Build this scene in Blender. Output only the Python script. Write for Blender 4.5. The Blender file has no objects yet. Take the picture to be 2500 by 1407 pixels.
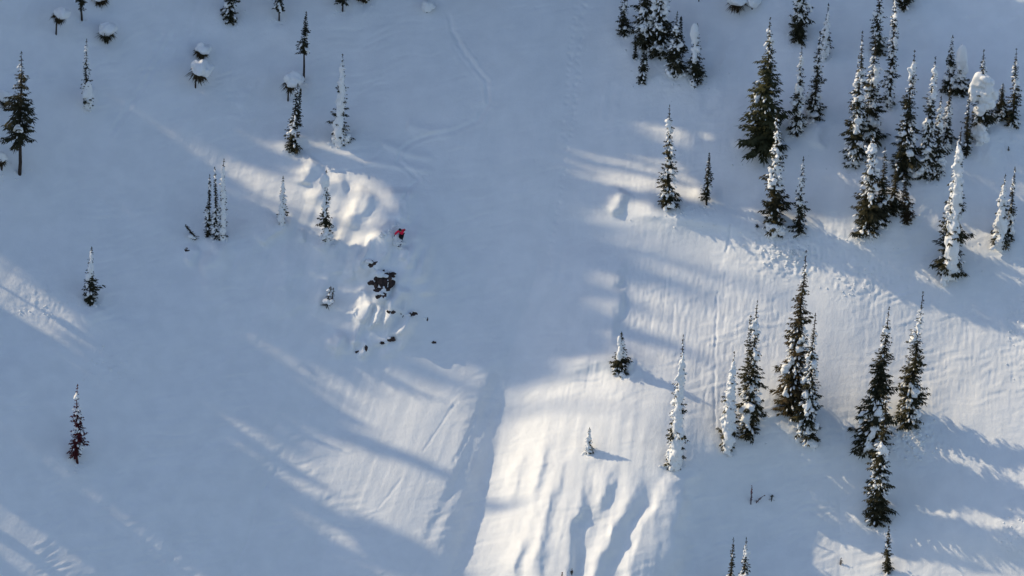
import bpy, bmesh, math, random
import numpy as np
from mathutils import Vector, Matrix

# ------------------------------------------------------------------ camera, sky, sun, exposure
scene = bpy.context.scene
ALPHA = math.radians(36.0)      # steepness of the mountainside
THETA = math.radians(28.0)      # how far the lens looks down
ROLL = math.radians(2.6)
DIST = 700.0
MPP = 1 / 26.0                  # metres for one photograph pixel on the slope
FPX = DIST / MPP                # focal length counted in photograph pixels
SUN_E = math.radians(33.0)
SUN_K = -0.30                   # sideways drift of the sunlight across the fall line
SUN_POWER = 3.15
SKY_POWER = 0.15
EXPOSURE = 0.18

VIEW = np.array([0.0, math.cos(THETA), -math.sin(THETA)])
R0 = np.array([1.0, 0.0, 0.0])
U0 = np.array([0.0, math.sin(THETA), math.cos(THETA)])
RIGHT = math.cos(ROLL) * R0 + math.sin(ROLL) * U0
UP = math.cos(ROLL) * U0 - math.sin(ROLL) * R0
CAM = -VIEW * DIST
SD = np.array([1.0, SUN_K, 0.0]); SD /= np.linalg.norm(SD)
SD = np.array([SD[0] * math.cos(SUN_E), SD[1] * math.cos(SUN_E), -math.sin(SUN_E)])   # way the sunlight travels

cam_data = bpy.data.cameras.new('camera')
cam = bpy.data.objects.new('camera', cam_data)
scene.collection.objects.link(cam)
m = Matrix.Identity(4)
for i in range(3):
    m[i][0] = RIGHT[i]; m[i][1] = UP[i]; m[i][2] = -VIEW[i]; m[i][3] = CAM[i]
cam.matrix_world = m
cam_data.sensor_width = 36.0
cam_data.lens = 36.0 * FPX / 2500.0
cam_data.clip_start = 1.0
cam_data.clip_end = 6000.0
scene.camera = cam

world = bpy.data.worlds.new('World')
scene.world = world
world.use_nodes = True
wn = world.node_tree.nodes; wl = world.node_tree.links
wn.clear()
sky = wn.new('ShaderNodeTexSky'); sky.sky_type = 'NISHITA'; sky.sun_disc = False
sky.sun_elevation = SUN_E
sky.sun_rotation = math.atan2(-SD[0], -SD[1])
sky.altitude = 1900.0
sky.air_density = 1.0; sky.dust_density = 3.0; sky.ozone_density = 1.0
bg = wn.new('ShaderNodeBackground'); bg.inputs['Strength'].default_value = SKY_POWER
wo = wn.new('ShaderNodeOutputWorld')
wl.new(sky.outputs[0], bg.inputs[0]); wl.new(bg.outputs[0], wo.inputs[0])

sun_data = bpy.data.lights.new('sun', 'SUN')
sun_data.energy = SUN_POWER
sun_data.angle = math.radians(0.65)
sun_data.color = (1.0, 0.84, 0.58)
sun = bpy.data.objects.new('sun', sun_data)
scene.collection.objects.link(sun)
sun.rotation_euler = Vector(SD).to_track_quat('-Z', 'Y').to_euler()
sun.location = (-60, 40, 120)

scene.view_settings.view_transform = 'Standard'
scene.view_settings.look = 'None'
scene.view_settings.exposure = EXPOSURE
scene.view_settings.gamma = 1.0
scene.view_settings.use_curve_mapping = False
scene.render.engine = 'CYCLES'
scene.cycles.max_bounces = 6
scene.cycles.diffuse_bounces = 3

# ------------------------------------------------------------------ lay of the land
TANA = math.tan(ALPHA)
OUT = -VIEW                     # the relief stands out from the slope along this fixed direction

def point_at(px, py, h):
    """the point seen at a photograph pixel on the slope z = y tan(alpha) raised by h metres along OUT"""
    px = np.asarray(px, float); py = np.asarray(py, float); h = np.asarray(h, float)
    d = VIEW + ((px - 1250.0) / FPX)[..., None] * RIGHT + ((703.5 - py) / FPX)[..., None] * UP
    t = ((CAM[1] - h * OUT[1]) * TANA - (CAM[2] - h * OUT[2])) / (d[..., 2] - d[..., 1] * TANA)
    return CAM + t[..., None] * d

def to_pixel(P):
    q = np.asarray(P) - CAM
    z = q @ VIEW
    return 1250.0 + FPX * (q @ RIGHT) / z, 703.5 - FPX * (q @ UP) / z

def profile(px, knots):
    """height of a cross profile given as (pixel, slope) knots, zero at pixel 1220"""
    ks = np.array([k[0] for k in knots], float); sl = np.array([k[1] for k in knots], float)
    xs = np.linspace(-6000, 7500, 5401)
    s = np.interp(xs, ks, sl)
    hh = np.concatenate([[0], np.cumsum((s[1:] + s[:-1]) * 0.5 * (xs[1] - xs[0]) * MPP)])
    hh -= np.interp(1220.0, xs, hh)
    return np.interp(px, xs, hh)

PROF_UP = [(-6000, -.05), (-2600, -.05), (-1500, -.30), (-100, -.33), (420, -.27), (640, -.10), (800, -.02), (1150, .0),
           (1380, .03), (1500, .15), (1850, .15), (2050, .05), (2700, .05), (7500, .03)]
PROF_LOW = [(-6000, -.05), (-2600, -.05), (-1500, -.32), (-100, -.34), (480, -.31), (700, -.20), (830, -.10), (960, .0), (1100, -.02),
            (1250, .02), (1500, .06), (1700, .03), (2000, .02), (2300, .06), (2700, .06), (7500, .03)]

def sstep(x, a, b):
    t = np.clip((x - a) / (b - a), 0, 1)
    return t * t * (3 - 2 * t)

def land(px, py):
    """broad relief in metres"""
    w = sstep(np.asarray(py, float), 450, 1000)
    h = profile(px, PROF_UP) * (1 - w) + profile(px, PROF_LOW) * w
    def g(cx, cy, rx, ry, rot, amp):
        c, s = math.cos(math.radians(rot)), math.sin(math.radians(rot))
        a = ((px - cx) * c + (py - cy) * s) / rx; b = (-(px - cx) * s + (py - cy) * c) / ry
        return amp * np.exp(-(a * a + b * b))
    h = h + g(1570, 1040, 240, 230, 10, 2.7)          # big sunlit knoll
    h = h + g(1480, 1330, 230, 230, 5, 1.3)
    fl = np.interp(px, [1600, 1700, 1850, 2050, 2200, 2350, 2600], [0, -.7, -2.6, -3.2, -2.2, -.7, 0])
    h = h + np.interp(px, [2050, 2200, 2350, 2600], [0, -.6, -1.5, -1.8]) * sstep(py, 1280, 1430)
    h = h + fl * sstep(py, 980, 1330)                # the ground falls away to its right
    h = h + g(760, 470, 190, 100, 12, .85)           # roll-over above the pillows
    h = h + g(965, 610, 120, 170, -8, 2.4)           # cliff with pillows and bare rock
    h = h + g(690, 620, 170, 160, 10, .35)
    h = h + g(1900, 960, 130, 90, 0, 0.9)            # tree islands
    h = h + g(2150, 430, 170, 150, 0, 1.0)
    h = h + g(1640, 520, 190, 55, 12, 0.9)
    h = h + g(905, 1180, 220, 150, 20, 0.5)
    # gully between the two banks
    gx = np.interp(py, [-400, 300, 640, 880, 1060, 1300, 1407, 2200], [1420, 1380, 1320, 1268, 1215, 1172, 1150, 1000])
    wig = 10 * np.sin(py / 83.0 + 1.0) + 3.5 * np.sin(py / 29.0 + px / 80.0)
    dx = px - gx - wig * sstep(py, 500, 800)
    dep = np.interp(py, [200, 700, 900, 1000, 1250, 1500], [0.0, 0.2, 0.95, 1.6, 1.45, 0.9])
    h = h - dep * np.exp(-np.where(dx < 0, np.abs(dx / 60.0) ** 2.0, (dx / 90.0) ** 2))
    return h

# ------------------------------------------------------------------ what stands where
# top x, top y, foot x, foot y, crown width (photograph pixels), bare share of the trunk, snow load 0..1, look, label
TREES = [
 (63, 132, 48, 425, 82, .27, .05, 'ragged', 'tall dark fir with long bare lower trunk near the left edge'),
 (216, 98, 212, 262, 32, .03, .30, 'skirt', 'thin fir with a cone of snow at its foot, upper left'),
 (200, -95, 199, 49, 24, .18, .15, 'green', 'thin fir cut by the top edge near the left corner'),
 (566, -80, 564, 50, 42, .0, .25, 'green', 'dense fir cut by the top edge, left of the tall thin fir'),
 (685, -50, 683, 50, 36, .30, .20, 'green', 'fir with bare trunk cut by the top edge above the long-stemmed fir'),
 (838, -80, 838, 28, 38, .22, .15, 'green', 'fir with bare foot cut by the top edge above the snow-plastered fir'),
 (892, -90, 890, 5, 30, .05, .10, 'brown', 'fir of which only the lowest twigs show at the top edge'),
 (750, 30, 740, 198, 32, .42, .10, 'green', 'slender fir on a long bare stem beside the snow-capped stump'),
 (729, 205, 714, 362, 40, .0, .28, 'twin', 'twin-topped fir standing on a small sunlit mound'),
 (840, 135, 830, 348, 46, .0, .70, 'plaster', 'spire fir plastered with snow on its left side above the pillows'),
 (515, 428, 508, 578, 22, .0, .45, 'green', 'leftmost spire of the trio of thin snowy firs'),
 (529, 410, 527, 582, 24, .0, .40, 'green', 'middle spire of the trio of thin snowy firs'),
 (551, 390, 542, 582, 26, .0, .65, 'plaster', 'right and tallest spire of the trio of thin snowy firs'),
 (694, 432, 688, 545, 26, .0, .75, 'plaster', 'small half-buried fir with snow mass on the sunlit roll'),
 (798, 418, 797, 585, 34, .0, .45, 'cap', 'fir with a white snow cap on its tip above the pillows'),
 (227, 605, 222, 738, 42, .0, .15, 'midsnow', 'short fir with snow-wrapped spire and dark skirt in the left shade'),
 (195, 942, 190, 1130, 42, .10, .28, 'red', 'dead red-brown fir standing alone at lower left'),
 (1525, -45, 1522, 86, 38, .0, .28, 'green', 'narrow fir left of the dense clump at the top edge'),
 (1574, -130, 1575, 120, 62, .0, .35, 'green', 'left tall fir of the dense clump at the top edge'),
 (1613, -150, 1610, 130, 64, .0, .38, 'green', 'right tall fir of the dense clump at the top edge'),
 (1652, 30, 1648, 182, 50, .0, .45, 'twin', 'snow-loaded twin-topped fir at the right of the top clump'),
 (1700, 60, 1698, 200, 48, .0, .38, 'cap', 'fir with an upright egg-shaped snow cap right of the top clump'),
 (1552, 90, 1552, 144, 15, .0, .10, 'green', 'tiny fir below the narrow fir at the top'),
 (1571, 118, 1568, 200, 30, .0, .25, 'twin', 'small twin-topped fir in front of the top clump'),
 (1957, -110, 1952, 96, 54, .0, .30, 'green', 'fir cut by the top edge above the largest fir'),
 (1876, 48, 1862, 366, 122, .0, .15, 'broad', 'largest broad green fir in the upper right group'),
 (1893, 275, 1890, 566, 66, .0, .42, 'green', 'snowy fir standing just in front of the largest fir'),
 (1957, 385, 1950, 570, 38, .0, .45, 'green', 'narrow snowy fir right of the fir before the largest one'),
 (1954, 118, 1945, 330, 42, .0, .45, 'green', 'narrow fir with snowy foot just right of the largest fir'),
 (1999, 80, 1986, 286, 46, .0, .40, 'green', 'dark fir with snowy shoulders between two narrow snowy firs'),
 (2020, 10, 2010, 142, 32, .0, .75, 'plaster', 'white snow-crusted spire beside small sunlit snow patches'),
 (2099, 82, 2085, 402, 58, .0, .42, 'green', 'left tall fir of the tight pair in the right grove'),
 (2131, 88, 2124, 348, 60, .0, .42, 'green', 'right tall fir of the tight pair in the right grove'),
 (2145, -70, 2142, 132, 42, .0, .28, 'green', 'fir cut by the top edge above the tight pair'),
 (2184, -60, 2170, 262, 38, .0, .42, 'green', 'long narrow fir cut by the top edge with snowy foot'),
 (2212, -120, 2206, 18, 52, .0, .15, 'green', 'fir of which only dark lowest boughs show at the top edge'),
 (2224, 128, 2205, 432, 64, .0, .42, 'green', 'tall pointed fir in the middle of the right grove'),
 (2275, 145, 2258, 432, 54, .0, .50, 'green', 'snow-speckled fir right of the tall pointed fir'),
 (2292, 238, 2286, 425, 44, .0, .50, 'green', 'snowy fir at the right rear of the right grove'),
 (2322, 88, 2318, 226, 40, .0, .32, 'green', 'fir next to the white dome-topped fir'),
 (2343, 112, 2346, 232, 38, .0, .50, 'cap', 'fir buried under a tall white dome of snow'),
 (2316, 208, 2310, 357, 34, .0, .55, 'green', 'little snowy fir in front of the dome-topped fir'),
 (2396, 125, 2392, 335, 60, .0, .20, 'giantcap', 'fir burdened by the largest mass of snow at far right'),
 (2476, 122, 2472, 302, 40, .0, .22, 'green', 'slim dark fir nearest the upper right edge'),
 (2446, 205, 2441, 287, 44, .0, .32, 'green', 'short bushy fir left of the slim dark fir'),
 (2362, 228, 2358, 380, 30, .0, .08, 'green', 'dark snowless fir left of the largest snow mass'),
 (2126, 322, 2120, 570, 74, .0, .42, 'green', 'front fir of the right grove with snowy shoulder'),
 (2156, 362, 2151, 548, 54, .0, .22, 'green', 'dark fir just right of the front fir of the grove'),
 (2186, 388, 2181, 522, 40, .0, .10, 'green', 'dark bare-looking fir at the foot of the tall pointed fir'),
 (2203, 428, 2216, 542, 40, .0, .15, 'brown', 'small leaning brownish fir at the lower end of the grove'),
 (2336, 316, 2316, 676, 68, .0, .70, 'midsnow', 'tall snow-laden fir standing alone below the right grove'),
 (2448, 428, 2440, 602, 44, .0, .60, 'plaster', 'left of the two snowy firs near the right edge'),
 (2471, 410, 2466, 580, 28, .0, .45, 'green', 'right of the two snowy firs near the right edge'),
 (1633, 260, 1630, 510, 52, .0, .30, 'green', 'tall fir standing alone on the striped bank'),
 (1729, 375, 1726, 500, 30, .12, .08, 'green', 'small thin fir on the sunlit striped bank'),
 (1516, 812, 1518, 907, 44, .0, .28, 'cap', 'small fir on the rim of the sunlit knoll'),
 (1665, 822, 1645, 1140, 46, .0, .65, 'plaster', 'fir with a long white snow column on the knoll'),
 (1788, 862, 1776, 1097, 46, .0, .85, 'plaster', 'almost white fir beside the tall green fir on the knoll'),
 (1843, 738, 1828, 1062, 60, .0, .30, 'twin', 'tall green twin-topped fir right of the white fir'),
 (1960, 618, 1930, 1010, 78, .0, .28, 'brownish', 'tallest brownish fir of the pair on the knoll edge'),
 (1983, 768, 1970, 1077, 58, .0, .45, 'green', 'right fir of the pair on the knoll edge, snowy below'),
 (2162, 752, 2126, 1102, 84, .0, .22, 'green', 'tall broad fir rising behind the lower right fir'),
 (2156, 960, 2138, 1282, 64, .0, .32, 'green', 'fir with snowy foot in front of the tall broad fir'),
 (2243, 716, 2216, 1032, 64, .0, .32, 'sparse', 'fir with sparse leaning tip and rubble of snow at its foot'),
 (2168, 1285, 2165, 1398, 30, .0, .12, 'green', 'small green fir near the lower right edge'),
 (1787, 1313, 1780, 1490, 36, .0, .12, 'green', 'left of the two firs cut by the bottom edge'),
 (1819, 1313, 1812, 1490, 38, .0, .50, 'green', 'right, snowier of the two firs cut by the bottom edge'),
 (1439, 1045, 1438, 1106, 22, .0, .80, 'plaster', 'tiny snow-covered sapling casting a shadow on the knoll'),
]
# firs of the unseen wood, sited and sized for the shade they cast: pixel of the foot, height, crown radius, bare share
FOREST = [
 (-418, 628, 36, 3.0, 0.00),
 (1120, -127, 36, 3.0, 0.00),
 (794, -115, 36, 3.0, 0.20),
 (-528, 346, 10, 1.3, 0.60),
 (-1401, -743, 27, 2.1, 0.70),
 (-1763, -1281, 36, 3.0, 0.60),
 (-287, -452, 36, 1.4, 0.70),
 (-966, -805, 36, 1.1, 0.60),
 (782, -84, 36, 2.0, 0.35),
 (-1172, 599, 10, 1.4, 0.60),
 (-705, 19, 12, 1.9, 0.60),
 (-857, 573, 23, 3.0, 0.00),
 (-1395, -977, 14, 2.1, 0.35),
 (400, -106, 36, 3.0, 0.70),
 (-865, -349, 14, 2.2, 0.50),
 (-969, 95, 14, 1.8, 0.60),
 (1708, -138, 36, 3.0, 0.00),
 (-360, -474, 23, 3.0, 0.50),
 (-1040, -602, 14, 2.1, 0.00),
 (-459, -715, 31, 3.0, 0.20),
 (686, -66, 36, 2.2, 0.60),
 (-1073, -677, 10, 1.6, 0.50),
 (-1123, -858, 31, 3.0, 0.70),
 (-825, -668, 31, 0.9, 0.50),
 (-12, -263, 27, 3.0, 0.00),
 (2034, -111, 20, 2.5, 0.20),
 (1133, -183, 36, 3.0, 0.00),
 (-1504, -780, 17, 1.9, 0.00),
 (-1412, 83, 10, 1.5, 0.20),
 (-641, -865, 36, 0.7, 0.00),
 (-549, -217, 27, 0.6, 0.70),
 (1018, -78, 36, 3.0, 0.50),
 (-1253, -683, 31, 2.6, 0.00),
 (-956, -580, 31, 2.8, 0.60),
 (-590, -264, 27, 1.5, 0.70),
 (-1197, -1147, 27, 3.0, 0.00),
 (932, -103, 36, 3.0, 0.70),
 (-419, 996, 5, 0.7, 0.20),
 (1130, -81, 31, 3.0, 0.00),
 (1413, -47, 36, 1.2, 0.20),
 (-955, -517, 27, 1.7, 0.70),
 (6, -291, 20, 1.7, 0.00),
 (-119, -178, 23, 1.6, 0.70),
 (598, -77, 23, 1.9, 0.00),
 (-755, 28, 20, 1.8, 0.00),
 (-394, -441, 23, 2.8, 0.00),
 (-1835, -638, 17, 2.6, 0.70),
 (-1535, -56, 14, 2.1, 0.50),
 (-667, 324, 20, 2.0, 0.60),
 (840, -45, 36, 1.3, 0.50),
 (813, -83, 36, 3.0, 0.00),
 (-776, 662, 20, 2.0, 0.20),
 (201, -235, 23, 3.0, 0.35),
 (1233, -33, 36, 0.6, 0.35),
 (-1954, -1017, 36, 0.9, 0.35),
 (-745, -933, 27, 3.0, 0.70),
 (-1328, -147, 14, 1.3, 0.70),
 (-1562, -671, 17, 2.6, 0.50),
 (-1780, -131, 12, 1.1, 0.70),
 (-1597, -1180, 14, 1.5, 0.70),
 (-1103, -119, 12, 1.8, 0.70),
 (-581, 196, 8, 0.7, 0.00),
 (-1436, -984, 31, 3.0, 0.70),
 (1560, -91, 31, 3.0, 0.35),
 (-1221, -381, 14, 2.0, 0.35),
 (-1737, -856, 23, 3.0, 0.00),
 (338, -120, 36, 3.0, 0.70),
 (-1359, -107, 17, 2.6, 0.35),
 (684, -79, 27, 2.9, 0.35),
 (-912, -682, 12, 1.6, 0.00),
 (-1035, -895, 31, 2.2, 0.00),
 (-1171, -405, 12, 1.6, 0.20),
 (1143, -99, 36, 3.0, 0.35),
 (-1633, -1098, 12, 1.6, 0.20),
 (209, -178, 31, 0.8, 0.20),
 (-318, 848, 5, 0.5, 0.00),
 (-1048, 48, 23, 1.1, 0.70),
 (-757, -970, 27, 1.9, 0.60),
 (-1414, -423, 17, 2.5, 0.50),
 (883, -82, 36, 2.5, 0.00),
 (-873, 176, 23, 2.0, 0.60),
 (-2186, -885, 20, 2.8, 0.70),
 (-1686, -126, 17, 2.4, 0.70),
 (-712, -208, 12, 1.4, 0.50),
 (-927, -681, 12, 1.3, 0.50),
 (-291, 511, 6, 0.5, 0.60),
 (-984, 417, 8, 1.2, 0.50),
 (393, -216, 36, 1.1, 0.35),
]

# ------------------------------------------------------------------ noise and relief
def lattice(seed, n=256):
    return np.random.default_rng(seed).uniform(-1, 1, (n, n))

_LAT = {}
def vnoise(x, y, seed):
    """smooth value noise, about -1..1, one cell per unit"""
    if seed not in _LAT:
        _LAT[seed] = lattice(seed)
    L = _LAT[seed]; n = L.shape[0]
    xi = np.floor(x).astype(int); yi = np.floor(y).astype(int)
    fx = x - xi; fy = y - yi
    fx = fx * fx * fx * (fx * (fx * 6 - 15) + 10); fy = fy * fy * fy * (fy * (fy * 6 - 15) + 10)
    x0 = xi % n; x1 = (xi + 1) % n; y0 = yi % n; y1 = (yi + 1) % n
    return (L[y0, x0] * (1 - fx) + L[y0, x1] * fx) * (1 - fy) + (L[y1, x0] * (1 - fx) + L[y1, x1] * fx) * fy

def fbm(x, y, seed, oct=4, gain=0.5):
    a, s, o = 1.0, 0.0, 0.0
    for k in range(oct):
        s = s + a * vnoise(x * 2 ** k + 17.3 * k, y * 2 ** k + 5.1 * k, seed + k); o += a; a *= gain
    return s / o

def poly_dist(px, py, pts):
    """signed distance to a polyline (positive to the right of a downward line) and the place along it, 0..1"""
    pts = np.array(pts, float)
    seg = np.hypot(*(pts[1:] - pts[:-1]).T); tot = seg.sum(); run = 0.0
    best = np.full(px.shape, 1e9); sd = np.zeros(px.shape); along = np.zeros(px.shape)
    for i in range(len(seg)):
        ax, ay = pts[i]; bx, by = pts[i + 1]
        tx, ty = (bx - ax) / seg[i], (by - ay) / seg[i]
        t = np.clip((px - ax) * tx + (py - ay) * ty, 0, seg[i])
        dx = px - (ax + tx * t); dy = py - (ay + ty * t)
        d = np.hypot(dx, dy); mk = d < best
        best[mk] = d[mk]
        side = np.sign(dx * ty - dy * tx)
        sd[mk] = (d * side)[mk]
        along[mk] = ((run + t) / tot)[mk]
        run += seg[i]
    return sd, along

# snow ribs: polyline, rise in metres, width to the left, width to the right (pixels), taper at head, taper at foot
RIBS = [
 # flutes of the sunlit knoll
 ([(1452, 1075), (1428, 1150), (1402, 1255), (1380, 1370), (1350, 1520)], .80, 64, 18, .45, .15),
 ([(1492, 1120), (1476, 1190), (1460, 1275)], .50, 30, 14, .45, .4),
 ([(1568, 1110), (1540, 1200), (1505, 1275), (1468, 1355), (1425, 1500)], .58, 26, 22, .4, .15),
 ([(1500, 1275), (1490, 1300), (1478, 1320)], .25, 12, 24, .4, .4),
 ([(1665, 1100), (1628, 1205), (1580, 1270), (1550, 1350), (1520, 1500)], .55, 18, 66, .4, .15),
 ([(1715, 1105), (1670, 1190), (1643, 1290), (1634, 1440)], .85, 50, 22, .4, .3),
 ([(1350, 1040), (1318, 1150), (1285, 1265)], .50, 46, 16, .45, .4),
 ([(1290, 1060), (1262, 1160), (1240, 1250)], .36, 32, 14, .45, .4),
 ([(1405, 1060), (1372, 1140), (1330, 1260), (1290, 1440)], .60, 46, 16, .45, .3),
 ([(1282, 1290), (1262, 1360), (1245, 1430)], .45, 28, 12, .4, .4),
 ([(1345, 1300), (1315, 1390), (1290, 1500)], .45, 36, 16, .4, .3),
 # rim of the knoll, and a shadow-casting lip above it
 ([(1350, 915), (1430, 888), (1520, 880), (1600, 925)], .45, 24, 34, .35, .35),
  ([(1530, 610), (1500, 680), (1492, 780), (1500, 860), (1512, 905)], .80, 130, 22, .3, .25),  # lip added to throw the crisp shade edge left of the bank
 # wedge at the left end of the striped bank
 ([(1528, 462), (1510, 490), (1482, 528)], .60, 22, 16, .15, .2),
 ([(1690, 455), (1715, 480), (1760, 470)], .25, 22, 20, .3, .3),
 ([(1520, 520), (1640, 528), (1760, 545), (1850, 575)], .30, 14, 40, .25, .25),
 # lips beside the ski track
 ([(915, 345), (975, 366), (1065, 392)], .22, 9, 12, .2, .2),
 ([(880, 392), (965, 404), (1060, 420)], .20, 8, 10, .2, .2),
 ([(990, 300), (1040, 316), (1100, 322)], .22, 14, 12, .2, .2),
 # pillows on the roll-over
 ([(775, 388), (748, 408), (735, 455)], 0.80, 20, 30, .2, .2),
 ([(850, 440), (790, 455), (745, 498)], 0.58, 18, 26, .2, .25),
 ([(905, 455), (870, 500), (852, 560)], 0.58, 18, 30, .2, .2),
 ([(985, 455), (985, 505), (975, 548)], 0.65, 30, 22, .2, .2),
 ([(692, 535), (668, 570), (640, 602)], 0.65, 24, 10, .2, .2),
 ([(800, 575), (786, 595), (774, 612)], 0.58, 12, 9, .2, .2),
 ([(745, 555), (738, 595)], 0.41, 10, 7, .3, .3),
 ([(978, 540), (945, 565), (912, 592), (890, 640), (872, 690)], 1.01, 14, 26, .1, .2),
 ([(950, 590), (928, 640), (912, 690)], 0.58, 14, 12, .2, .3),
 ([(895, 600), (884, 640), (876, 660)], 0.55, 10, 8, .2, .2),
 ([(868, 585), (862, 640), (850, 700)], 0.56, 14, 10, .3, .3),
 ([(990, 600), (982, 640)], 0.47, 9, 8, .3, .3),
 ([(900, 690), (885, 730), (868, 800)], 0.66, 16, 14, .3, .3),
 ([(900, 735), (890, 770), (876, 790)], 0.75, 12, 8, .2, .2),
 ([(930, 740), (912, 775), (900, 810)], 0.66, 12, 9, .3, .2),
 ([(962, 720), (945, 770), (925, 815)], 0.75, 12, 12, .2, .3),
 ([(992, 700), (968, 740), (955, 770)], 0.75, 14, 10, .2, .3),
 ([(1010, 760), (985, 800), (960, 830)], 0.56, 14, 16, .3, .3),
 ([(850, 815), (826, 840), (800, 850)], 0.75, 16, 16, .3, .3),
 ([(910, 830), (895, 855), (880, 880)], 0.66, 14, 10, .3, .3),
 ([(560, 590), (520, 640), (488, 668)], 0.51, 20, 14, .3, .3),
 ([(490, 600), (470, 625), (450, 650)], 0.51, 20, 14, .3, .3),
 ([(640, 500), (610, 600), (580, 700)], 0.32, 40, 34, .3, .4),
 ([(740, 600), (715, 700), (690, 800)], 0.43, 36, 20, .3, .4),
 ([(830, 560), (800, 680), (770, 790)], 0.46, 34, 26, .3, .4),
 ([(560, 560), (530, 660), (505, 750)], 0.41, 26, 22, .3, .4),
 # mound of the twin-topped fir, snow skirts
 ([(745, 318), (715, 350), (668, 370)], .50, 26, 18, .25, .3),
 ([(220, 205), (206, 270)], .35, 16, 12, .3, .3),
 ([(610, 215), (585, 275)], .16, 22, 10, .3, .3),
 ([(250, 745), (205, 790)], .28, 26, 26, .3, .3),
 ([(2425, 300), (2412, 420)], .40, 24, 26, .3, .4),
 ([(2010, 290), (1990, 370)], .40, 20, 14, .3, .3),
 ([(1640, 600), (1560, 605)], .10, 20, 20, .4, .4),
]
# grooves: ski tracks, boot tracks, small sluffs: polyline, depth, half width (pixels)
TRACKS = [
 ([(1092, 20), (1105, 80), (1135, 130), (1165, 170), (1189, 200), (1192, 252), (1165, 295), (1110, 320), (1050, 330),
   (1010, 345), (978, 368), (970, 396), (1000, 416), (1022, 440), (1000, 458), (982, 490), (986, 535), (981, 575)], .11, 5.0),
 ([(1100, 70), (1128, 135), (1158, 176)], .07, 8.0),
 ([(1180, 250), (1172, 275), (1150, 300)], .06, 10.0),
 ([(430, 70), (345, 215), (265, 335)], .08, 6.0),
 ([(400, 80), (372, 140), (345, 180)], .07, 6.0),
 ([(1785, 545), (1773, 620)], .09, 3.2),
 ([(1752, 700), (1748, 800), (1745, 940), (1746, 1060)], .06, 2.8),
 ([(1110, 985), (1075, 1040), (1030, 1105)], .045, 2.6),
 ([(1168, 1005), (1140, 1070), (1105, 1135)], .05, 3.5),
 ([(982, 1165), (945, 1215), (920, 1245)], .04, 2.6),
 ([(1220, 900), (1180, 1010), (1105, 1200), (1040, 1330)], .08, 12.0),
 ([(690, 1120), (640, 1200), (600, 1330), (560, 1400)], .05, 4.0),
 ([(1330, 600), (1290, 740), (1230, 900)], .05, 14.0),
 ([(1560, 880), (1540, 905), (1500, 920)], .10, 6.0),
 ([(1500, 200), (1480, 320)], .06, 8.0),
 ([(1760, 80), (1730, 200), (1725, 280)], .08, 14.0),
]

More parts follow.
